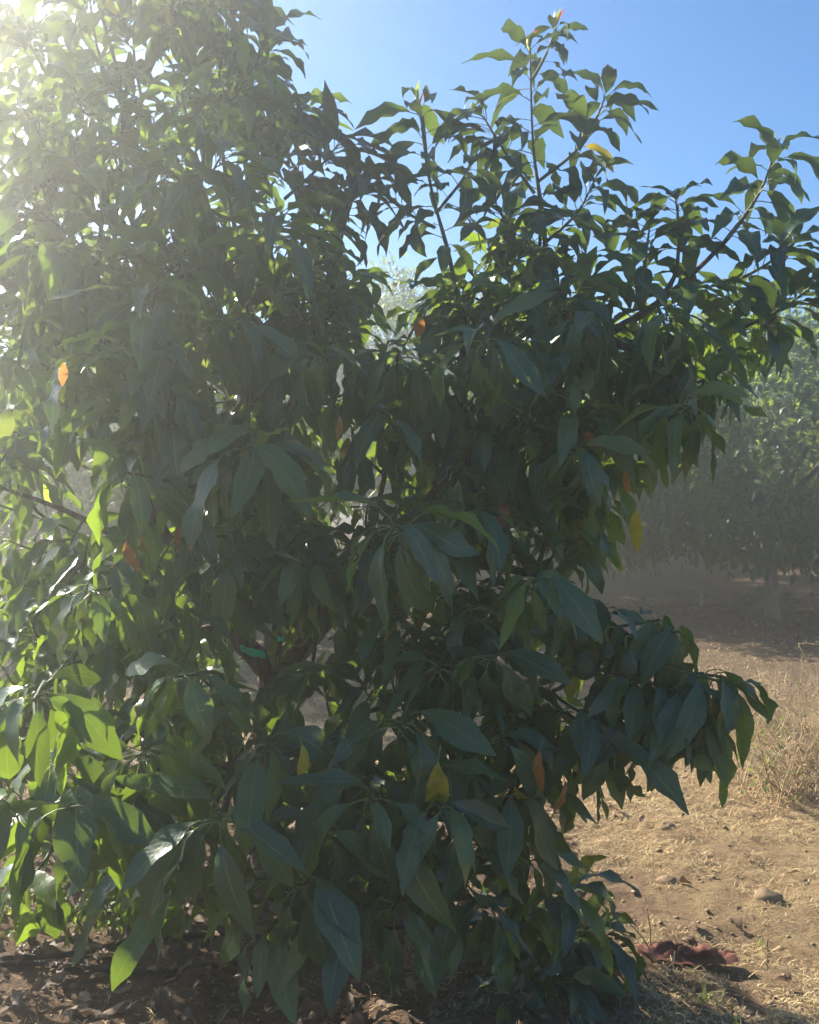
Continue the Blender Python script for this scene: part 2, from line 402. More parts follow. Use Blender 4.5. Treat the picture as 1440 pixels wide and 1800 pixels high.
def joined(items, name, mats, default):
    """joins leaves into one mesh; mats is the slot list, a leaf's own material picks its slot"""
    slot = {m.name: i for i, m in enumerate(mats)}
    V, C, I, U, T, MI = [], [], [], [], [], []; n = 0
    for cls, var, m, mat, tint in items:
        v, f, uv, mi = VAR[cls][var]
        V.append(v @ m[:3, :3].T + m[:3, 3]); U.append(uv)
        I.append(np.array(f, np.int32).ravel() + n); C.append(np.full(len(f), 4, np.int32))
        T.append(np.full(len(f), tint)); s = slot[(mat or default).name]; pe = slot.get('petiole', s)
        MI.append(np.where(np.array(mi) == 1, pe, s)); n += len(v)
    return mesh_np(bpy.data.meshes.new(name), np.concatenate(V), np.concatenate(C), np.concatenate(I), mats, True,
                   np.concatenate(U), np.concatenate(T), np.concatenate(MI))

MESHES = {}
def var_mesh(cls, var, mat):
    k = (cls, var, mat.name)
    if k not in MESHES:
        v, f, uv, mi = VAR[cls][var]
        MESHES[k] = mesh_from('leaf', v, f, [mat, M_petiole if mat is not M_dead else mat], True, uv, None, mi)
    return MESHES[k]

def split_visible(items, count):
    """the leaves that show largest from the camera, and the rest"""
    V, Fc, n = [], [], 0
    owner = []
    for k, (cls, var, m, mat, tint) in enumerate(items):
        v, f, uv, mi = VAR[cls][var]
        V.append(v @ m[:3, :3].T + m[:3, 3])
        for q in f: Fc.append(tuple(i + n for i in q)); owner.append(k)
        n += len(v)
    allv = np.concatenate(V)
    bvh = BVHTree.FromPolygons([tuple(p) for p in allv], Fc)
    o = Vector((0, 0, CAM_H)); score = np.zeros(len(items))
    nn = NS + 1
    for k, v in enumerate(V):
        pr = project(v); inside = (pr[:, 0] > 0) & (pr[:, 0] < 1440) & (pr[:, 1] > 0) & (pr[:, 1] < 1800)
        if not inside.any(): continue
        a = 0.0; l, c, r = pr[:nn], pr[nn:2 * nn], pr[2 * nn:3 * nn]
        for p0, p1 in ((l, c), (c, r)):
            d1, d2 = p1[1:] - p0[:-1], p0[1:] - p1[:-1]
            a += 0.5 * np.abs(d1[:, 0] * d2[:, 1] - d1[:, 1] * d2[:, 0]).sum()
        hit = 0; tests = [nn + 2, nn + 5, nn + 8, 4, 2 * nn + 4, 7, 2 * nn + 7]
        for j in tests:
            if not inside[j]: continue
            d = Vector(v[j]) - o; L = d.length
            h = bvh.ray_cast(o, d / L, L + 0.05)
            if h[0] is None or owner[h[2]] == k or h[3] > L - 0.004: hit += 1
        score[k] = a * hit / len(tests)
    order = np.argsort(-score)
    chosen = set(int(i) for i in order[:count] if score[i] > 0)
    return [items[i] for i in sorted(chosen)], [items[i] for i in range(len(items)) if i not in chosen]

def leaf_parts(items, parent, default):
    inv = np.array(parent.matrix_world.inverted()) if parent else np.eye(4)
    pl = np.array(parent.location)
    for cls, var, m, mat, tint in items:
        o = bpy.data.objects.new('leaf', var_mesh(cls, var, mat or default)); COL.objects.link(o)
        o.parent = parent
        mm = m.copy(); mm[:3, 3] -= pl
        o.matrix_local = Matrix(mm.tolist())
        if mat is M_yellow: o['label'] = 'yellowing old leaf'
        elif mat is M_orange: o['label'] = 'orange brown withered leaf'
        elif mat is M_young: o['label'] = 'small red new leaf at the shoot tip'

# ------------------------------------------------------------------ the avocado tree
TREE = np.array((*G(478, 1560)[:2], 0.0)); TREE[2] = float(ground_z(TREE[0], TREE[1]))
T0 = tuple(TREE)
tree = thing('avocado_tree', 'large bushy avocado tree with long drooping leaves filling the foreground', 'tree', T0)
def local(v): return np.asarray(v) - TREE

LIMBS = []                                           # (points, r0, r1)
def limb(pts, r0, r1):
    p = spline([P(*q) for q in pts], 8 * (len(pts) - 1) + 1); LIMBS.append((p, r0, r1)); return p
trunk_pts = np.vstack((TREE + (0, 0, -0.06), P(474, 1400, 3.42), P(484, 1180, 3.4)))
trunk_path = spline(trunk_pts, 14)
limb([(484, 1190, 3.4), (400, 1100, 3.35), (320, 1010, 3.25), (240, 820, 3.2), (200, 500, 3.15), (215, 190, 3.1), (160, -40, 3.05)], .050, .010)
limb([(484, 1190, 3.4), (486, 1010, 3.5), (470, 800, 3.6), (440, 560, 3.6), (390, 260, 3.4), (385, 100, 3.3)], .055, .010)
limb([(484, 1190, 3.4), (585, 1070, 3.3), (720, 930, 3.2), (800, 800, 3.15), (815, 620, 3.1), (792, 460, 3.1), (758, 330, 3.07), (744, 205, 3.05)], .056, .007)
limb([(770, 860, 3.17), (880, 740, 3.15), (950, 600, 3.12), (958, 420, 3.1), (938, 260, 3.07), (932, 85, 3.05)], .036, .006)
limb([(650, 1005, 3.25), (800, 985, 3.0), (960, 1020, 2.75), (1075, 1095, 2.6), (1190, 1180, 2.5)], .036, .009)
limb([(930, 650, 3.13), (1060, 590, 3.05), (1160, 530, 2.98), (1270, 430, 2.9), (1332, 345, 2.86), (1362, 272, 2.85)], .026, .006)
limb([(478, 1240, 3.4), (450, 1290, 3.0), (420, 1340, 2.5), (392, 1420, 2.15)], .030, .009)
limb([(484, 1180, 3.4), (560, 1080, 3.0), (640, 970, 2.6), (690, 905, 2.3)], .030, .009)
limb([(484, 960, 3.5), (440, 880, 3.0), (430, 800, 2.5)], .026, .009)
limb([(476, 1330, 3.4), (640, 1370, 3.0), (780, 1400, 2.7), (890, 1430, 2.45)], .028, .009)
limb([(400, 1100, 3.35), (200, 1150, 3.0), (60, 1220, 2.5)], .028, .009)
limb([(320, 1010, 3.25), (120, 900, 3.1), (-120, 820, 3.0)], .026, .009)
limb([(486, 1010, 3.5), (560, 950, 4.0), (640, 800, 4.5)], .034, .010)
limb([(484, 1190, 3.4), (380, 1100, 3.9), (250, 900, 4.4)], .034, .010)
limb([(585, 1070, 3.3), (700, 1000, 3.6), (760, 860, 3.8)], .032, .010)
limb([(815, 620, 3.1), (850, 560, 2.8), (855, 600, 2.5)], .018, .008)
limb([(300, 960, 3.22), (150, 700, 3.3), (20, 420, 3.3), (-40, 200, 3.2)], .026, .008)
limb([(470, 800, 3.6), (560, 600, 3.3), (600, 420, 3.1), (622, 345, 3.0)], .024, .007)
limb([(1060, 590, 3.05), (1150, 640, 2.8), (1215, 700, 2.6)], .018, .008)
limb([(1160, 530, 2.98), (1190, 470, 2.95), (1192, 360, 2.92)], .014, .006)

tb = MB()
rads = np.interp(np.linspace(0, 1, 14), (0, .12, .3, 1), (.105, .082, .072, .066))
tb.add(*tube(local(trunk_path), rads, None, 12, 0.16))
link('trunk', tb.mesh('trunk', M_bark), tree)
for p, r0, r1 in LIMBS:
    b = MB(); b.add(*tube(local(p), r1 * .55 + (r0 - r1 * .55) * (1 - np.linspace(0, 1, len(p))) ** 2.1, None, 8, 0.10)); link('branch', b.mesh('branch', M_bark), tree)
LP = np.concatenate([p[len(p) // 5:] for p, _, _ in LIMBS])

LV = Leaves()
TWIGS = []                                           # (path, r0, r1, explicit)
GOLD = 2.39996
WUP = np.array((0, 0, 1.0))
def leafy(path, n, L, cls, start=0.25, spread=(35, 75), tipdense=1.6, upbias=0.0, red=0, brightness=0.0, base=None, cam_bias=0.0):
    """leaves in a spiral along a twig, closer together toward its tip"""
    path = np.asarray(path); seg = np.linalg.norm(np.diff(path, axis=0), axis=1); s = np.concatenate(([0], np.cumsum(seg)))
    a0 = rnd.uniform(0, 6.28)
    for k in range(n):
        fr = start + (1 - start) * (1 - (1 - (k + 0.5) / n) ** tipdense)
        d = fr * s[-1]
        pos = np.array([np.interp(d, s, path[:, c]) for c in range(3)])
        j = min(np.searchsorted(s, d), len(path) - 1); ax = nrm(path[j] - path[max(j - 1, 0)])
        e = nrm(np.cross(ax, WUP + 0.01)); g = np.cross(ax, e)
        az = a0 + GOLD * k + rnd.uniform(-.3, .3)
        out = math.cos(az) * e + math.sin(az) * g
        div = R(spread[1] + (spread[0] - spread[1]) * fr + rnd.uniform(-12, 12))
        h = nrm(ax * math.cos(div) + out * math.sin(div) + WUP * upbias + np.array((0, -cam_bias, 0)))
        h[2] = min(h[2], 0.75) if cls == 'young' else (h[2] * .45 if h[2] > 0 else h[2] * .8); h = nrm(h)
        up = nrm(WUP + 0.35 * ax + 0.45 * np.array([rnd.uniform(-1, 1) for _ in range(3)]))
        sc = L * rnd.uniform(0.75, 1.18) * (0.72 if k == n - 1 else 1)
        mat = base
        if rnd.random() < brightness: mat = M_bright
        q = rnd.random()
        if q < 0.003: mat, sc = M_yellow, sc * .7
        elif q < 0.0055: mat, sc = M_orange, sc * .55
        LV.put(pos, h, up, sc, cls, mat)
    if red:
        ax = nrm(path[-1] - path[-2]); e = nrm(np.cross(ax, (0.3, 0.9, 0.2))); g = np.cross(ax, e)
        for k in range(red):
            az = k * GOLD + 1; h = nrm(ax * 1.1 + (math.cos(az) * e + math.sin(az) * g) * rnd.uniform(.2, .6) + WUP * .5)
            LV.put(path[-1] - ax * rnd.uniform(0, .02), h, nrm(WUP + e), rnd.uniform(.045, .075), 'young', M_young if k % 3 else M_bright)

def shoot(pts, n, L=.165, cls='arch', start=.1, red=0, r=(.0065, .003), **kw):
    p = spline([P(*q) for q in pts], 6 * (len(pts) - 1) + 1)
    TWIGS.append((p, *r, True)); leafy(p, round(n * 2.0), L * 1.14, cls, start, red=red, **{'base': M_shade_leaf, **kw})

# shoots that stand against the sky
shoot([(950, 480, 3.1), (948, 360, 3.09), (937, 250, 3.07), (932, 85, 3.05)], 17, .17, start=.0, red=5, tipdense=1.15, spread=(45, 75))
shoot([(936, 140, 3.06), (958, 100, 3.05), (978, 50, 3.04)], 6, .10, red=4, start=.2)
shoot([(945, 320, 3.08), (1010, 268, 3.04), (1045, 215, 3.0), (1064, 170, 3.0)], 10, .155, start=.3)
shoot([(940, 340, 3.08), (890, 270, 3.06), (850, 205, 3.04)], 10, .15, start=.3)
shoot([(792, 460, 3.1), (758, 330, 3.07), (745, 250, 3.05), (738, 180, 3.05)], 14, .155, start=.0, red=4, tipdense=1.2)
shoot([(770, 370, 3.08), (810, 320, 3.05), (838, 270, 3.03)], 8, .145)
shoot([(765, 400, 3.08), (710, 370, 3.02), (668, 330, 3.0)], 8, .15)
shoot([(1270, 430, 2.9), (1332, 345, 2.86), (1362, 272, 2.85)], 14, .155, start=.0, red=4, tipdense=1.2)
shoot([(1192, 460, 2.93), (1194, 400, 2.92), (1188, 350, 2.92)], 10, .14)
shoot([(1130, 520, 3.0), (1136, 450, 2.95), (1142, 400, 2.95)], 11, .15)
shoot([(955, 430, 3.1), (1010, 380, 3.04), (1040, 330, 3.0)], 10, .16)
shoot([(960, 470, 3.1), (900, 420, 3.0), (880, 370, 2.95)], 10, .17)
shoot([(1280, 500, 2.9), (1340, 470, 2.85), (1380, 440, 2.8)], 10, .16)
shoot([(1300, 580, 2.9), (1380, 540, 2.85), (1430, 500, 2.8)], 10, .16)
shoot([(215, 190, 3.1), (175, 100, 3.05), (155, -20, 3.0)], 12, .16)
shoot([(385, 130, 3.3), (395, 70, 3.25), (400, 10, 3.2)], 12, .17)
shoot([(350, 110, 3.2), (322, 60, 3.15), (310, 25, 3.1)], 9, .14)
shoot([(390, 200, 3.3), (440, 130, 3.2), (468, 75, 3.15)], 11, .165)
shoot([(400, 260, 3.3), (480, 220, 3.2), (530, 200, 3.1)], 11, .165)
shoot([(560, 420, 3.1), (605, 370, 3.05), (636, 315, 3.0)], 12, .16)
shoot([(500, 350, 3.1), (555, 300, 3.05), (590, 260, 3.0)], 11, .165)
shoot([(100, 200, 3.1), (80, 130, 3.05), (40, 60, 3.0)], 10, .165)
shoot([(250, 180, 3.2), (235, 90, 3.15), (240, 10, 3.1)], 10, .165)
shoot([(160, 470, 3.2), (100, 400, 3.1), (50, 350, 3.0)], 11, .17)
shoot([(120, 520, 3.2), (60, 450, 3.1), (15, 420, 3.0)], 11, .17)
shoot([(160, 470, 3.2), (130, 370, 3.15), (110, 310, 3.1)], 10, .17)
shoot([(60, 300, 3.1), (20, 230, 3.05), (-30, 160, 3.0)], 10, .165)

# leaf whorls on the side toward the camera
def whorl(px, py, Y, n=11, L=.20, ax=(0, -1, .1), ln=.22, cls='hang', **kw):
    tip = P(px, py, Y); base = tip - nrm(np.array(ax, float)) * ln
    d2 = np.linalg.norm(LP - base - np.array((0, .08, -.05)), axis=1); at = LP[int(np.argmin(d2))]
    mid = base * 0.75 + at * 0.25 + (0, 0, -.02)
    p = spline([at, mid, base, tip], 19)
    TWIGS.append((p, .009, .004, True)); leafy(p[7:], n + 2, L * rnd.uniform(.88, 1.06), cls, start=.45, spread=(60, 95), upbias=.05, **kw)
for a in ((690, 925, 2.15, 12, .215), (945, 1020, 2.12, 12, .205), (385, 1445, 1.98, 13, .225), (1215, 715, 2.5, 12, .195),
          (850, 600, 2.4, 11, .20), (430, 790, 2.3, 12, .205), (300, 300, 2.55, 12, .20), (900, 1400, 2.35, 12, .22),
          (715, 1470, 2.2, 12, .21), (520, 1560, 2.05, 12, .21), (120, 1420, 2.0, 12, .22), (310, 1190, 2.05, 11, .20),
          (560, 1330, 2.25, 11, .20), (60, 1230, 1.95, 11, .21), (560, 620, 2.4, 11, .20), (700, 620, 2.5, 11, .19),
          (1040, 560, 2.6, 11, .19), (1180, 560, 2.6, 11, .18), (150, 620, 2.4, 11, .20), (60, 430, 2.5, 11, .19),
          (220, 830, 2.3, 10, .19), (820, 900, 2.4, 10, .19), (1020, 800, 2.5, 10, .18), (160, 1040, 2.2, 11, .20),
          (770, 1180, 2.3, 11, .19), (980, 540, 2.7, 11, .2), (480, 420, 2.6, 12, .2), (390, 560, 2.5, 12, .2), (680, 740, 2.45, 11, .19),
          (1010, 1340, 2.5, 10, .17), (790, 1350, 2.3, 10, .19), (240, 1330, 2.1, 11, .2), (640, 1530, 2.2, 10, .21), (820, 1500, 2.3, 10, .2), (10, 1420, 1.95, 10, .21)):
    whorl(*a, ax=(rnd.uniform(-.35, .35), -1, rnd.uniform(-.1, .25)))
# low skirt of hanging leaves
for px, py, Y in ((40, 1560, 2.3), (230, 1540, 2.4), (330, 1570, 2.2), (440, 1500, 2.3), (600, 1620, 2.2), (690, 1600, 2.15), (760, 1560, 2.4), (840, 1590, 2.3), (930, 1520, 2.45),
                  (560, 1470, 2.1), (90, 1350, 2.15), (200, 1430, 2.2), (650, 1410, 2.1), (780, 1430, 2.1), (960, 1400, 2.45), (470, 1640, 2.3), (880, 1300, 2.35), (460, 1330, 2.15), (700, 1280, 2.2), (860, 1160, 2.3)):
    whorl(px, py, Y, 10, .20, ax=(rnd.uniform(-.4, .4), -1, rnd.uniform(-.2, .1)))
# the low limb that reaches out to the right
whorl(1240, 1260, 2.42, 11, .19, (.9, -.4, -.25))
whorl(1130, 1290, 2.42, 11, .19, (.5, -.8, -.2))
whorl(1040, 1265, 2.42, 10, .19, (.3, -.9, -.1))
whorl(1160, 1090, 2.55, 9, .17, (.9, -.3, .2))
whorl(1290, 1205, 2.42, 11, .205, (1, -.15, -.25))
whorl(1225, 1275, 2.40, 9, .21, (.8, -.4, -.4))
whorl(1085, 1325, 2.40, 10, .21, (.5, -.7, -.3))
whorl(430, 1010, 2.6, 10, .17, (-.2, -1, .1))
whorl(560, 1180, 2.6, 10, .17, (.2, -1, .1))
whorl(520, 1010, 2.7, 9, .16, (.2, -1, .2))
whorl(1195, 1110, 2.5, 10, .18, (.8, -.5, .2))
whorl(1190, 1215, 2.45, 14, .20, (.8, -.5, -.15))
whorl(1270, 1190, 2.5, 11, .18, (1, -.2, -.1))
whorl(1120, 1200, 2.45, 10, .18, (.3, -.9, 0))
whorl(1060, 1080, 2.5, 9, .19, (.2, -1, 0))
# low suckers near the ground at the right foot
for pts, n in (([(860, 1660, 2.9), (930, 1620, 2.75), (1000, 1560, 2.65)], 12), ([(860, 1670, 2.9), (960, 1660, 2.75), (1045, 1640, 2.65)], 12),
               ([(870, 1690, 2.85), (930, 1720, 2.65), (1000, 1730, 2.55)], 12), ([(870, 1690, 2.85), (940, 1700, 2.72), (1035, 1700, 2.62)], 12),
               ([(860, 1680, 2.85), (890, 1640, 2.7), (920, 1580, 2.6)], 10), ([(880, 1700, 2.75), (880, 1750, 2.55), (900, 1770, 2.5)], 9)):
    shoot(pts, n, .15, 'arch', start=.3, brightness=.2)

# the mass of the crown
OUT = np.array([(-40, -60), (420, -40), (500, 130), (590, 290), (625, 400), (600, 560), (700, 620), (760, 500), (800, 430), (900, 400), (1000, 420),
                (1120, 500), (1330, 500), (1400, 590), (1300, 660), (1200, 740), (1060, 850), (1080, 960), (1150, 1090), (1210, 1170),
                (1090, 1270), (960, 1370), (930, 1500), (830, 1590), (-40, 1600)], float)
def inside_poly(x, y, poly):
    c = False; j = len(poly) - 1
    for i in range(len(poly)):
        if (poly[i][1] > y) != (poly[j][1] > y) and x < (poly[j][0] - poly[i][0]) * (y - poly[i][1]) / (poly[j][1] - poly[i][1]) + poly[i][0]: c = not c
        j = i
    return c
def edge_dist(x, y, poly):
    a = poly; b = np.roll(poly, -1, 0); p = np.array((x, y)); ab = b - a
    t = np.clip(((p - a) * ab).sum(1) / (ab * ab).sum(1), 0, 1)
    return float(np.min(np.linalg.norm(a + ab * t[:, None] - p, axis=1)))
tips = [t[0][-1] for t in TWIGS]
tries = made = 0
cand = []
while made < 460 and tries < 20000:
    tries += 1
    px, py = rnd.uniform(-90, 1400), rnd.uniform(-60, 1600)
    if not inside_poly(px, py, OUT): continue
    half = 0.95 * min(1.0, 0.28 + edge_dist(px, py, OUT) / 330.0)
    off = rnd.uniform(-1, 1); off = math.copysign(abs(off) ** 0.6, off)
    if px < 260 and py > 300 and rnd.random() < (.1 if py < 720 else .42): continue
    if px < 600 and py < 430 and rnd.random() < (.15 if px < 180 and py > 240 else .40): continue
    if 330 < px < 1000 and 640 < py < 1350 and rnd.random() < .3: continue
    right = px > 760 or (px > 560 and py > 850)
    if right: half *= .60
    Y = (3.05 if right else 3.3) + off * half
    if Y < 3.2 and rnd.random() < (.30 if py < 450 else .36): continue
    if Y < 2.7 and ((px - 500) / 110) ** 2 + ((py - 1110) / 90) ** 2 < 1: continue      # opening in front of the trunk
    if ((px - 490) / 110) ** 2 + ((py - 1090) / 100) ** 2 < 1 and rnd.random() < .8: continue
    q = P(px, py, Y)
    if q[2] < 0.34 or (q[0] > .02 and q[1] > 2.85 and q[2] < 1.3) or (q[0] > -.75 and q[1] > 3.35 and q[2] < 1.35): continue
    if min(np.linalg.norm(np.array(tips) - q, axis=1)) < 0.105: continue
    tips.append(q); cand.append(q); made += 1
cand.sort(key=lambda q: np.min(np.linalg.norm(LP - q, axis=1)))
ATT = np.concatenate([LP] + [t[0][3:-3:2] for t in TWIGS])
for q in cand:                                       # inner shoots first, outer ones fork from them
    d2 = np.linalg.norm(ATT - q - np.array((0, 0, -.10)), axis=1) + .02; d2[np.linalg.norm(ATT - q, axis=1) < .10] += 1
    at = ATT[int(np.argmin(d2))]
    away = nrm(q - at + 1e-4); mid = (at + q) / 2 + (rnd.uniform(-.05, .05), rnd.uniform(-.05, .05), -.04 if q[2] < 1.6 else .02)
    p = spline([at, mid, q - nrm(away + (0, 0, .4)) * .08, q], 13)
    Ln = np.linalg.norm(np.diff(p, axis=0), axis=1).sum()
    ATT = np.concatenate((ATT, p[4:11:2]))
    TWIGS.append((p, .0055 if Ln < .35 else .008, .003, False))
    low = q[2] < 2.0
    leafy(p, rnd.randint(11, 15), rnd.uniform(.145, .20), 'hang' if (low and rnd.random() < .75) else 'arch', start=max(.15, 1 - .30 / max(Ln, .31)),
          spread=(40, 80), upbias=.05, brightness=.05)

for a_ in ((470, 1215, 2.75, 9, .17), (600, 1085, 2.6, 9, .17), (400, 1060, 2.7, 8, .16), (505, 1090, 2.9, 7, .14)):
    whorl(*a_, ax=(rnd.uniform(-.3, .3), -1, .1))
# single leaves the photograph picks out by colour
for px, py, Y, mat, sc in ((955, 1300, 2.25, M_orange, .12), (985, 1350, 2.3, M_orange, .13), (908, 1370, 2.3, M_yellow, .10), (775, 1310, 2.1, M_yellow, .17),
                           (110, 628, 2.2, M_orange, .07), (225, 935, 2.2, M_orange, .12), (250, 925, 2.2, M_orange, .08), (310, 915, 2.3, M_orange, .07),
                           (590, 720, 2.3, M_orange, .07), (1100, 820, 2.4, M_orange, .07), (740, 545, 2.4, M_orange, .08), (1120, 880, 2.4, M_yellow, .12), (525, 1290, 2.1, M_yellow, .10)):
    LV.put(P(px, py, Y), nrm(np.array((rnd.uniform(-.4, .4), -.5, -.5))), WUP, sc, 'hang', mat)

FRUIT = ((1016, 1118, 2.36, .070), (1027, 1168, 2.38, .084), (1067, 1146, 2.37, .054), (1101, 1168, 2.35, .074))
def over_fruit(it):
    q = project(np.array([it[2][:3, 3] + it[2][:3, 0] * k - (0, 0, .25 * k * np.linalg.norm(it[2][:3, 0])) for k in (.3, .6, .9, 1.1)]))
    return it[2][1, 3] < 2.42 and any(np.hypot(*(c - (f[0], f[1]))) < 22 for c in q for f in FRUIT)
LV.items = [it for it in LV.items if not over_fruit(it)]
LV.items = [it for it in LV.items if (it[2][:3, 3] + it[2][:3, 0])[2] > 0.02 and (it[2][:3, 3])[1] > 1.55]
tw = MB()
for p, r0, r1, ex in TWIGS:
    v, f = tube(local(p), r0, r1, 5, cap=False)
    if ex:
        b = MB(); b.add(v, f); link('twig', b.mesh('twig', M_twig), tree)
    else: tw.add(v, f)
link('twigs', tw.mesh('twigs', M_twig), tree, kind='stuff')
big, rest = split_visible(LV.items, 300)
leaf_parts(big, tree, M_leaf)
me = joined(rest, 'foliage', [M_leaf, M_petiole, M_shade_leaf, M_bright, M_yellow, M_orange, M_young], M_leaf)
me.transform(Matrix.Translation(-Vector(T0)))
link('foliage', me, tree, kind='stuff')
print('leaves', len(LV.items), 'shoots', len(TWIGS))

# fruit hanging under the low right limb
FRUIT_LABELS = ('dark green avocado half under a leaf, highest of the hanging fruit',
                'plump green avocado hanging lowest in the cluster under the right limb',
                'small round avocado hanging between two larger ones under the right limb',
                'pear shaped green avocado hanging alone at the right of the cluster')
for (px, py, Y, h), lab in zip(FRUIT, FRUIT_LABELS):
    c = P(px, py, Y); t = thing('avocado', lab, 'avocado', tuple(c), 'avocados hanging under the right limb')
    prof = [(0, .0), (.16, .02), (.36, .12), (.47, .28), (.50, .42), (.46, .58), (.37, .74), (.26, .88), (.14, .97), (.06, 1.0)]
    b = MB(); n = 14; V = []
    for r_, z_ in prof:
        a = np.arange(n) / n * 6.2832
        V.append(np.stack((np.cos(a) * r_ * h * .82, np.sin(a) * r_ * h * .82, np.full(n, (z_ - .5) * h)), 1) + (vnoise(a * 3, np.full(n, z_ * 9), 8) * .02 * h)[:, None])
    f = [(i * n + k, i * n + (k + 1) % n, (i + 1) * n + (k + 1) % n, (i + 1) * n + k) for i in range(len(prof) - 1) for k in range(n)]
    b.add(np.concatenate(V), f + [tuple((len(prof) - 1) * n + k for k in range(n))]); link('skin', b.mesh('skin', M_fruit), t)
    near = LP[int(np.argmin(np.linalg.norm(LP - c - (0, 0, .12), axis=1)))] - c
    b = MB(); b.add(*tube(spline([(0, 0, .48 * h), (0, 0, .48 * h + .04), near], 9), .0028, .003, 5)); link('stalk', b.mesh('stalk', M_petiole), t)

# two loops of green tying tape on the trunk
for (px, py, Y, w, hgt, lab) in ((445, 1140, 3.24, .10, .032, 'strip of bright green tying tape on the lower left of the trunk fork'),
                            (490, 1119, 3.24, .05, .02, 'short end of bright green tape higher on the trunk fork')):
    c = P(px, py, Y); b = MB(); n = 9; V = []
    for k in range(n):
        s = k / (n - 1) - .5
        V += [(s * w, .012 * math.sin(k * 1.4), s * w * -.25 + .004 * math.sin(k * 2.2)), (s * w * .9, .012 * math.sin(k * 1.4 + .6) + .012, s * w * -.25 - hgt * (1 - .3 * abs(s)))]
    b.add(V, [(2 * k, 2 * k + 2, 2 * k + 3, 2 * k + 1) for k in range(n - 1)])
    link('tying_tape', b.mesh('tying_tape', M_tape), None, lab, 'tape', 'green tape on the trunk', loc=tuple(c))

# ------------------------------------------------------------------ orchard trees behind
def orchard_tree(seed, height, rad, base, trunk_h, n, leaf=.14, droop=.2):
    r = random.Random(seed); lv = Leaves()
    parts = {'trunk': None, 'branch': []}
    top = np.array((r.uniform(-.1, .1), r.uniform(-.1, .1), trunk_h))
    tp = spline([(0, 0, -.08), (r.uniform(-.03, .03), .02, trunk_h * .5), top], 10)
    b = MB(); b.add(*tube(tp, np.linspace(.078, .062, 10) * (1 + .25 * np.exp(-np.linspace(0, 8, 10))), None, 10, .12)); parts['trunk'] = b.mesh('trunk', M_trunk_paint)
    ends = []
    for k in range(7):
        a = k * 6.283 / 7 + r.uniform(-.3, .3); rr = rad * r.uniform(.45, .75); z = height * r.uniform(.45, .86)
        p = spline([top, top + (math.cos(a) * rr * .35, math.sin(a) * rr * .35, (z - trunk_h) * .5), (math.cos(a) * rr, math.sin(a) * rr, z)], 9)
        b = MB(); b.add(*tube(p, .055, .014, 6, .1)); parts['branch'].append(b.mesh('branch', M_bark)); ends.append(p)
    # clumps spread over an uneven crown
    cl = []
    for k in range(int(n / 34)):
        a = r.uniform(0, 6.283); cz = r.uniform(-1, 1); s = math.sqrt(1 - cz * cz)
        bump = 1 + .28 * math.sin(3 * a + seed) * math.cos(2.3 * cz + seed) + r.uniform(-.16, .16)
        sh = r.uniform(.55, 1) ** .5
        mid = (height + base) / 2; hh = (height - base) / 2
        c = np.array((math.cos(a) * s * rad * bump * sh, math.sin(a) * s * rad * bump * sh, mid + cz * hh * (.92 + .12 * (bump - 1)) * sh))
        cl.append(c)
    tw = MB()
    for c in cl:
        outd = nrm(c - np.array((0, 0, (height + base) / 2)) + 1e-3)
        near = min((p[j] for p in ends for j in (4, 6, 8)), key=lambda q: np.linalg.norm(q - c))
        tw.add(*tube(spline([near, (near + c) / 2 + (0, 0, .06), c + outd * .1], 5), .009, .003, 4, cap=False))
        for j in range(34):
            pos = c + np.array((r.gauss(0, .105), r.gauss(0, .105), r.gauss(0, .12)))
            h = nrm(outd * .6 + np.array((r.uniform(-1, 1), r.uniform(-1, 1), r.uniform(-1, .9) - droop)))
            lv.put(pos, h, nrm(WUP + .8 * np.array((r.uniform(-1, 1), r.uniform(-1, 1), 0))), leaf * r.uniform(.7, 1.2), 'far', None, r.randrange(6))
    parts['twigs'] = tw.mesh('twigs', M_twig); parts['leaves'] = lv.items
    return parts
VAR['far'] = []
def far_leaf(width, bend, fold):
    V = [(0, 0, 0)]; t = (0, .3, .65, 1.0); x = z = 0.0
    pts = [];
    for k in range(4):
        a = -bend * t[k]; pts.append((x, z)); x += .33 * math.cos(a); z += .33 * math.sin(a)
    w = (.02, width * .5, width * .42, .01)
    v = [(pts[k][0], -w[k], pts[k][1] + fold * w[k]) for k in range(4)] + [(pts[k][0], 0, pts[k][1]) for k in range(4)] + [(pts[k][0], w[k], pts[k][1] + fold * w[k]) for k in range(4)]
    f = []
    for k in range(3): f += [(k, k + 1, 4 + k + 1, 4 + k), (4 + k, 4 + k + 1, 8 + k + 1, 8 + k)]
    uv = [(0, .5)] * 12
    return np.array(v), f, np.array(uv, float), [0] * 6
for i in range(6): VAR['far'].append(far_leaf(rnd.uniform(.36, .48), R(rnd.uniform(10, 70)), rnd.uniform(.1, .5)))

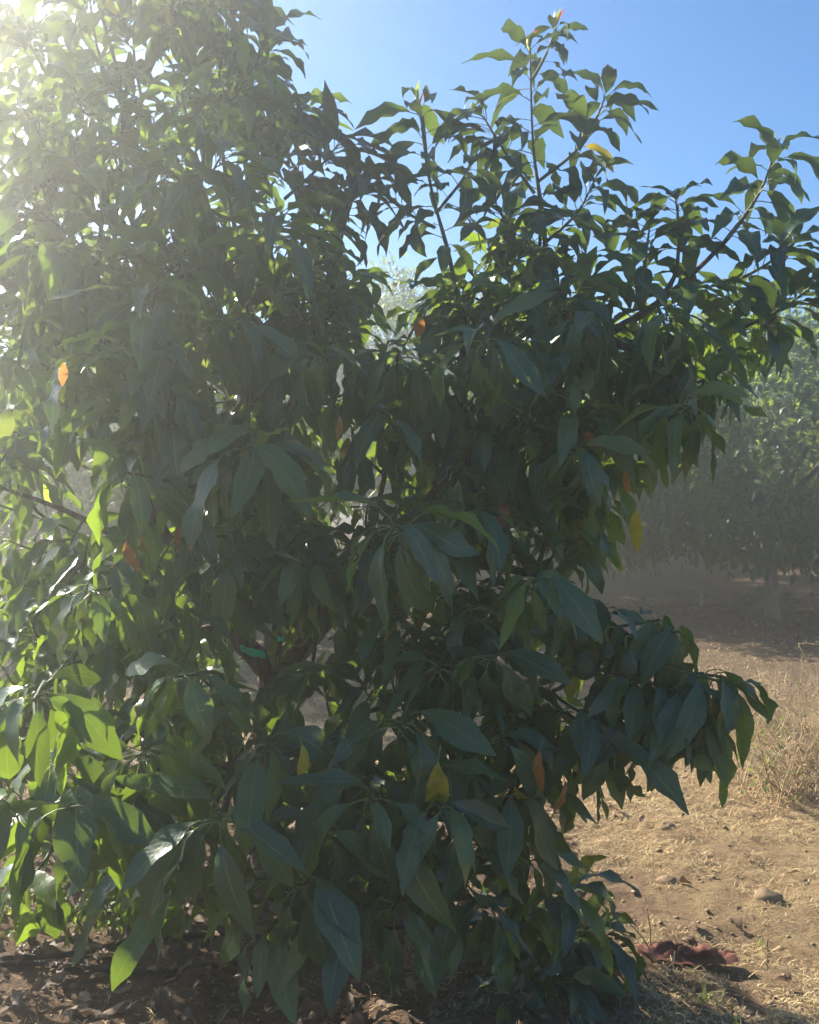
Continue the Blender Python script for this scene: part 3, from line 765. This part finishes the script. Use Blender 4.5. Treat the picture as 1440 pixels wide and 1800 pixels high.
KINDS = [orchard_tree(3, 3.55, 2.3, .55, 1.0, 15000), orchard_tree(8, 4.2, 2.1, .7, 1.1, 14000), orchard_tree(15, 3.7, 1.9, .5, .9, 13000)]
CROWNS = []
for k, kd in enumerate(KINDS):
    CROWNS.append(joined(kd['leaves'], 'crown', [M_far_leaf], M_far_leaf))
PLACES = [   # x, y, kind, turn, scale, label
    (G(1358, 1090)[0], G(1358, 1090)[1], 0, .4, 1.0, 'orchard tree with a pale bare trunk standing at the far right'),
    (-0.1, 14.6, 1, 1.1, 1.2, 'tall round topped orchard tree seen in the gap above the middle of the avocado'),
    (2.15, 11.3, 2, 3.5, .80, 'low dense orchard tree filling the gap left of the pale trunk'),
    (-3.3, 10.6, 2, 2.0, 1.0, 'orchard tree half hidden behind the left part of the avocado tree'),
    (-7.4, 10.9, 0, 3.1, 1.05, 'orchard tree of the nearer row, leftmost behind the avocado tree'),
    (8.6, 11.0, 2, 4.2, 1.05, 'orchard tree next along the row beyond the pale trunk'),
    (6.4, 15.8, 1, 5.0, 1.0, 'second row orchard tree rising behind the pale trunk'),
    (2.7, 16.4, 2, .9, 1.12, 'second row orchard tree seen low between the two nearer crowns'),
    (-3.0, 17.6, 0, 2.7, 1.1, 'second row orchard tree behind the middle of the avocado'),
    (-5.6, 16.2, 1, 3.9, 1.0, 'second row orchard tree behind the left side of the avocado'),
    (-10.5, 16.0, 2, 1.9, 1.1, 'second row orchard tree at the far left'),
    (11.2, 16.5, 0, 5.6, 1.1, 'second row orchard tree at the far right'),
    (4.6, 22.0, 0, 1.2, 1.15, 'third row orchard tree far back on the right'),
    (0.4, 22.0, 1, 2.2, 1.05, 'third row orchard tree far back in the middle'),
    (-4.2, 22.0, 2, 3.3, 1.15, 'third row orchard tree far back on the left'),
    (9.6, 22.5, 2, 4.4, 1.15, 'third row orchard tree farthest back at the right edge'),
    (-9.5, 22.5, 1, 5.5, 1.05, 'third row orchard tree farthest back at the left edge'),
]
for i, (x, y, k, rz, sc, lab) in enumerate(PLACES):
    z = float(ground_z(x, y)); t = thing('orchard_tree', lab, 'tree', (x, y, z), 'rows of orchard trees behind the avocado')
    t.rotation_euler = (0, 0, rz); t.scale = (sc, sc, sc) if i != 1 else (.9, .9, sc)
    link('trunk', KINDS[k]['trunk'], t)
    for bm_ in KINDS[k]['branch']: link('branch', bm_, t)
    link('twigs', KINDS[k]['twigs'], t, kind='stuff'); link('crown', CROWNS[k], t)

# ------------------------------------------------------------------ things on the ground
def gz(x, y): return float(ground_z(x, y))

# straw and dry grass
def straw(n, seed, xr, ymin, ymax, mask=None):
    g = np.random.default_rng(seed)
    Y = 1 / (1 / ymax + g.random(n) * (1 / ymin - 1 / ymax)); X = g.uniform(*xr, n) * np.maximum(Y, 2.4) / 3.0
    keep = (vnoise(X * 2.2, Y * 2.2, 21) + .6 * vnoise(X * 7, Y * 7, 22)) > -.20 + .34 * g.random(n) - .12
    keep &= (np.hypot((X + .75) / 1.25, (Y - 3.1) / .95) > 1.45 * g.random(n) ** .5 + .25)
    X, Y = X[keep], Y[keep]; n = len(X)
    L = g.uniform(.012, .042, n) * (1 + 1.4 * (g.random(n) < .12)) * np.clip(Y / 4, .8, 2); w = g.uniform(.0005, .0014, n) * np.clip(Y / 3.5, 1, 3)
    a = g.uniform(0, 6.283, n); tilt = np.abs(g.normal(0, .22, n))
    Z = ground_z(X, Y) + .003
    d = np.stack((np.cos(a) * np.cos(tilt), np.sin(a) * np.cos(tilt), np.sin(tilt)), 1) * L[:, None]
    s = np.stack((-np.sin(a), np.cos(a), np.zeros(n)), 1) * w[:, None]
    p = np.stack((X, Y, Z), 1); bend = np.stack((0 * a, 0 * a, .25 * L * g.uniform(0, 1, n)), 1)
    v = np.stack((p - s, p + s, p + d * .5 + s + bend, p + d * .5 - s + bend, p + d), 1).reshape(-1, 3)
    k = np.arange(n) * 5
    idx = np.stack((k, k + 1, k + 2, k + 3, k + 3, k + 2, k + 4), 1).ravel(); cnt = np.tile((4, 3), n)
    me = mesh_np(bpy.data.meshes.new('straw'), v, cnt, idx, M_straw, True, None, np.repeat(g.random(n) * .6, 2))
    link('straw', me, None, 'scattered dry straw and clipped grass over the sandy ground', kind='stuff')
straw(150000, 5, (-1.7, 2.6), 2.0, 12)

def clods(n, seed):
    g = np.random.default_rng(seed); b = MB()
    ico = np.array([(0, 0, 1), (.894, 0, .447), (.276, .851, .447), (-.724, .526, .447), (-.724, -.526, .447), (.276, -.851, .447), (.2, .1, -.4)])
    f = [(0, 1, 2), (0, 2, 3), (0, 3, 4), (0, 4, 5), (0, 5, 1), (1, 6, 2), (2, 6, 3), (3, 6, 4), (4, 6, 5), (5, 6, 1)]
    for k in range(n):
        Y = 1 / (1 / 12 + g.random() * (1 / 2.0 - 1 / 12)); X = g.uniform(-1.7, 2.6) * max(Y, 2.4) / 3
        s = min(.003 + g.exponential(.0035), .02) * min(max(Y / 3.5, 1), 2)
        b.add(ico * s * (1 + .5 * (g.random((7, 3)) - .5)) * (1, 1, .65) + (X, Y, gz(X, Y)), f, None, g.random() * .5)
    link('soil_clods', b.mesh('soil_clods', M_clod, False), None, 'small clods of dry soil strewn over the ground', kind='stuff')
clods(3500, 9)

# leaf litter: a mass, and the leaves large enough to be picked out
LT = Leaves()
for k in range(2600):
    a, rr = rnd.uniform(0, 6.283), 2.1 * rnd.random() ** .6
    x, y = -.75 + math.cos(a) * rr * 1.25, 3.1 + math.sin(a) * rr * .95
    if y < 1.7 or x > .42 + .25 * rnd.random() + .12 * (y - 3): continue
    h = np.array((math.cos(a * 7 + k), math.sin(a * 7 + k), rnd.uniform(-.12, .25)))
    LT.put((x, y, gz(x, y) + .012 + rnd.random() * .02), h, np.array((rnd.gauss(0, .35), rnd.gauss(0, .35), 1 if rnd.random() < .7 else -1)), rnd.uniform(.05, .115), 'fallen', M_dead)
for k in range(70):
    y = 1 / (1 / 9 + rnd.random() * (1 / 2.3 - 1 / 9)); x = rnd.uniform(.1, 1.5) * y / 3 + .2; a = rnd.uniform(0, 6.28)
    LT.put((x, y, gz(x, y) + .01), np.array((math.cos(a), math.sin(a), .05)), np.array((rnd.gauss(0, .35), rnd.gauss(0, .35), 1)), rnd.uniform(.03, .08), 'fallen', M_dead)
for k in range(1100):
    y = 1 / (1 / 10 + rnd.random() * (1 / 2.3 - 1 / 10)); x = rnd.uniform(-.2, 1.9) * y / 3 + .2; a = rnd.uniform(0, 6.28)
    if float(vnoise(x * 1.9, y * 1.9, 21)) < -.1 + .25 * rnd.random(): continue
    LT.put((x, y, gz(x, y) + .006), np.array((math.cos(a), math.sin(a), .05)), np.array((rnd.gauss(0, .4), rnd.gauss(0, .4), 1)), rnd.uniform(.014, .04), 'fallen', M_dead)
for k in range(1600):
    y = rnd.uniform(8.3, 12.5); x = rnd.uniform(-6, 8); a = rnd.uniform(0, 6.28)
    LT.put((x, y, gz(x, y) + .015), np.array((math.cos(a), math.sin(a), .1)), np.array((rnd.gauss(0, .35), rnd.gauss(0, .35), 1)), rnd.uniform(.07, .13), 'fallen', M_dead)
lit_big, lit_rest = split_visible(LT.items, 80)
link('leaf_litter', joined(lit_rest, 'leaf_litter', [M_dead], M_dead), None, 'brown rotting leaf litter in the shade under the trees', kind='stuff')
for cls, var, m, mat, tint in lit_big:
    x_, y_ = m[0, 3], m[1, 3]; px_, py_ = project(m[:3, 3])[0]
    if px_ > 1050 and py_ > 1380: lab, grp = 'dry brown fallen leaf lying on the sunlit sand right of the tree', 'fallen leaves on the sunlit sand'
    elif y_ > 6: lab, grp = 'fallen brown leaf in the shade below the orchard row behind', 'fallen leaves below the orchard row'
    elif px_ < 480: lab, grp = 'curled brown fallen leaf in the litter at lower left under the tree', 'fallen leaves at lower left'
    else: lab, grp = 'curled brown fallen leaf in the shaded litter at the tree foot', 'fallen leaves at the tree foot'
    o = link('dead_leaf', var_mesh(cls, var, M_dead), None, lab, 'dead leaf', grp)
    o.matrix_local = Matrix(m.tolist())

# crumpled reddish rag
def rag():
    c = G(1205, 1688); c[2] = gz(c[0], c[1])
    t = thing('rag', 'crumpled dusty red brown rag lying on the straw at lower right', 'rag', tuple(c))
    for nm, L, W, off, ph, rz, roll in (('cloth', .30, .12, (0, 0, .004), 3.0, -.10, 0.0), ('sleeve', .17, .058, (.055, -.018, .022), 7.0, -.16, 1.0), ('cloth_fold', .13, .05, (-.055, .012, .020), 11.0, .22, .7)):
        nx, ny = 30, 16; b = MB(); V = []
        for i in range(nx):
            for j in range(ny):
                s, q = i / (nx - 1) - .5, j / (ny - 1) - .5
                n1 = float(vnoise(s * 4 + ph, q * 2.5 + ph, 31)); n2 = float(vnoise(s * 11 + ph, q * 6 + ph, 32)); n3 = float(vnoise(s * 24 + ph, q * 9, 33))
                w = W * (1 - .45 * abs(2 * s) ** 3 + .5 * n1)
                a_ = q * 5.6 * roll
                y = (math.sin(a_) / 5.6 * 2 if roll else q) * w + .012 * n1
                z = (.36 * w * (1 + math.cos(a_)) * .55 if roll else .012 + .020 * math.cos(3 * q)) + .026 * n1 + .016 * n2 + .008 * n3
                x = s * L + .02 * n1 + .02 * q * math.sin(ph)
                X_, Y_ = x * math.cos(rz) - y * math.sin(rz) + off[0], x * math.sin(rz) + y * math.cos(rz) + off[1]
                V.append((X_, Y_, (max(z, .003) + off[2]) * .8 + .35 * max(0.0, gz(c[0] + X_, c[1] + Y_) - c[2]) + .006))
        b.add(V, [(i * ny + j, (i + 1) * ny + j, (i + 1) * ny + j + 1, i * ny + j + 1) for i in range(nx - 1) for j in range(ny - 1)])
        link(nm, b.mesh(nm, M_rag), t)
rag()

# dry stalks by the rag
st = thing('dry_stalk', 'pair of pale dry stalks sticking up beside the red rag', 'stalk', tuple(G(1140, 1680)))
for a_, b_ in (((1142, 1682), (1138, 1600)), ((1160, 1700), (1092, 1608))):
    p0 = G(*a_); p1 = P(b_[0], b_[1], p0[1] - .05); b = MB(); b.add(*tube(spline([p0, (p0 + p1) / 2 + (.006, 0, .01), p1], 8) - np.array(st.location), .003, .0015, 5)); link('stem', b.mesh('stem', M_straw), st)

# grass tufts
for px, py, lab in ((1240, 1760, 'small green grass tuft on straw below the red rag'), (1345, 1655, 'tiny green grass tuft right of the red rag'), (1295, 1790, 'green grass tuft at the bottom edge of the straw')):
    c = G(px, py); c[2] = gz(c[0], c[1]); b = MB(); n = 30 if px == 1240 else 12
    for k in range(n):
        a = rnd.uniform(0, 6.28); L = rnd.uniform(.02, .065); o = np.array((rnd.gauss(0, .018), rnd.gauss(0, .018), 0)); d = np.array((math.cos(a) * .6, math.sin(a) * .6, 1)) * L; s = np.array((-math.sin(a), math.cos(a), 0)) * .0022
        b.add([o - s, o + s, o + d * .6 + s * .7, o + d * .6 - s * .7, o + d + (0, 0, -.2 * L)], [(0, 1, 2, 3), (3, 2, 4)], None, rnd.random())
    link('grass_tuft', b.mesh('grass_tuft', M_grass), None, lab, 'grass tuft', 'grass tufts near the rag', loc=tuple(c))

# larger clods
for px, py, s, lab in ((1312, 1768, .020, 'dark round clod of earth at the bottom right'), (1172, 1452, .035, 'reddish brown clod on the sand below the drooping leaf tips'), (1350, 1572, .04, 'broad grey brown lump of soil on the sunlit straw at right'), (1175, 1545, .035, 'low grey clod on the sand left of the broad lump')):
    c = G(px, py); c[2] = gz(c[0], c[1]); b = MB(); n, mrows = 12, 7; V = []
    for i in range(mrows):
        th = i / (mrows - 1) * math.pi * .62 + .02
        for k in range(n):
            a = k / n * 6.2832; r_ = s * (1 + .5 * float(vnoise(a * 1.2 + px, th * 2, 5)) + .3 * float(vnoise(a * 3 + px, th * 5, 6)))
            V.append((math.cos(a) * math.sin(th) * r_ * 1.2, math.sin(a) * math.sin(th) * r_, math.cos(th) * r_ * .7))
    b.add(V, [(i * n + k, i * n + (k + 1) % n, (i + 1) * n + (k + 1) % n, (i + 1) * n + k)[::-1] for i in range(mrows - 1) for k in range(n)])
    link('earth_clod', b.mesh('earth_clod', M_clod), None, lab, 'clod', 'larger clods on the ground', loc=tuple(c))

# dry thorny weed at the right edge
def dry_weed(px, py, h, rad, n, lab, green):
    c = G(px, py); c[2] = gz(c[0], c[1]); t = thing('dry_weed', lab, 'weed', tuple(c), 'dry weeds at the edge of the path')
    b = MB()
    for k in range(n):
        a = rnd.uniform(0, 6.28); r_ = rad * rnd.random() ** .5; H = h * rnd.uniform(.4, 1)
        p0 = np.array((rnd.gauss(0, rad * .35), rnd.gauss(0, rad * .35), 0)); p2 = p0 + (math.cos(a) * r_, math.sin(a) * r_, H)
        p = spline([p0, (p0 + p2) / 2 + (rnd.uniform(-.05, .05), rnd.uniform(-.05, .05), .05), p2], 6)
        b.add(*tube(p, .0032, .0012, 3, cap=False), None, rnd.random() * .6)
        for j in range(rnd.randint(0, 3)):
            q = p[-1] + np.array((rnd.gauss(0, .008), rnd.gauss(0, .008), -.012 * j)); b.add(np.array([(0, 0, .008), (.004, 0, 0), (-.002, .0035, 0), (-.002, -.0035, 0), (0, 0, -.006)]) * 1.3 + q, [(0, 1, 2), (0, 2, 3), (0, 3, 1), (4, 2, 1), (4, 3, 2), (4, 1, 3)], None, rnd.random() * .6)
        for j in range(7):
            q = p[rnd.randint(1, 5)]; d = nrm(np.array((rnd.uniform(-1, 1), rnd.uniform(-1, 1), rnd.uniform(-.2, 1)))) * rnd.uniform(.05, .16)
            b.add(*tube(np.array([q, q + d * .5 + (0, 0, .01), q + d]), .0018, .0008, 3, cap=False), None, rnd.random() * .6)
    link('stems', b.mesh('stems', M_drystem), t, kind='stuff')
    lv = Leaves()
    for k in range(green):
        a = rnd.uniform(0, 6.28); r_ = rad * rnd.random() ** .5
        lv.put((math.cos(a) * r_, math.sin(a) * r_, h * rnd.uniform(.05, .75)), np.array((rnd.uniform(-1, 1), rnd.uniform(-1, 1), rnd.uniform(-.3, .8))), WUP, rnd.uniform(.02, .05), 'far', M_weed if k % 3 else M_grass)
    link('leaves', joined(lv.items, 'leaves', [M_weed, M_grass], M_weed), t, kind='stuff')
dry_weed(1400, 1385, .52, .42, 85, 'straw coloured dry weed with thin tangled stems at the right edge', 260)
dry_weed(1490, 1330, .62, .40, 70, 'dry tangled weed behind the nearer one, cut by the right edge', 120)
dry_weed(1345, 1270, .34, .22, 34, 'low sparse dry weed left of the tall straw coloured one', 30)

# green weeds in the sun at lower left
for px, py, h, n, lab in ((150, 1650, .27, 60, 'bright green leafy weed lit by the sun at lower left'), (55, 1660, .22, 46, 'smaller green weed at the left edge beside the leafy one'), (210, 1640, .2, 40, 'yellow green weed standing right beside the leafy one by the hose')):
    c = G(px, py); c[2] = gz(c[0], c[1]); t = thing('green_weed', lab, 'weed', tuple(c), 'green weeds by the hose'); lv = Leaves(); b = MB()
    for k in range(8):
        a = k * .785 + rnd.uniform(-.3, .3); e = np.array((math.cos(a) * .11, math.sin(a) * .11, h * rnd.uniform(.5, 1)))
        p = spline([(0, 0, -.01), e * .5 + (0, 0, .03), e], 6); b.add(*tube(p, .004, .002, 4, cap=False))
        for j in range(n // 8):
            q = p[rnd.randint(1, 5)]; lv.put(q, np.array((rnd.uniform(-1, 1), rnd.uniform(-1, 1), rnd.uniform(-.1, .6))), WUP, rnd.uniform(.05, .085), 'arch', M_weed)
    link('stems', b.mesh('stems', M_twig), t)
    for cls, var, m, mat, tint in lv.items:
        o = bpy.data.objects.new('leaf', var_mesh(cls, var, M_weed)); COL.objects.link(o); o.parent = t; o.matrix_local = Matrix(m.tolist())

# drip hoses
for pts, lab in (([(-200, 1700), (60, 1690), (165, 1676), (245, 1655), (420, 1646), (640, 1637), (900, 1628)], 'black irrigation hose lying across the litter behind the low leaves'),
                 ([(-150, 1712), (0, 1703), (90, 1702), (260, 1712), (420, 1705)], 'thin black drip hose lying nearer at the left edge')):
    q = []
    for a_ in pts:
        g_ = G(*a_); g_[2] = gz(g_[0], g_[1]) + .012; q.append(g_)
    c = q[0].copy(); b = MB(); b.add(*tube(spline(np.array(q) - c, 60), .009, .009, 8)); link('irrigation_hose', b.mesh('irrigation_hose', M_hose), None, lab, 'hose', 'irrigation hoses', loc=tuple(c))

# pale stake by the far trunk
c = G(1233, 1068); c[2] = gz(c[0], c[1]) - .05
b = MB(); b.add([(-.02, -.012, 0), (.02, -.012, 0), (.02, .012, 0), (-.02, .012, 0), (-.02, -.012, .2), (.02, -.012, .2), (.02, .012, .2), (-.02, .012, .2), (0, 0, .225)],
                [(0, 1, 5, 4), (1, 2, 6, 5), (2, 3, 7, 6), (3, 0, 4, 7), (4, 5, 8), (5, 6, 8), (6, 7, 8), (7, 4, 8)])
link('stake', b.mesh('stake', M_stake, False), None, 'short pale wooden stake in the shaded earth left of the pale trunk', 'stake', loc=tuple(c))
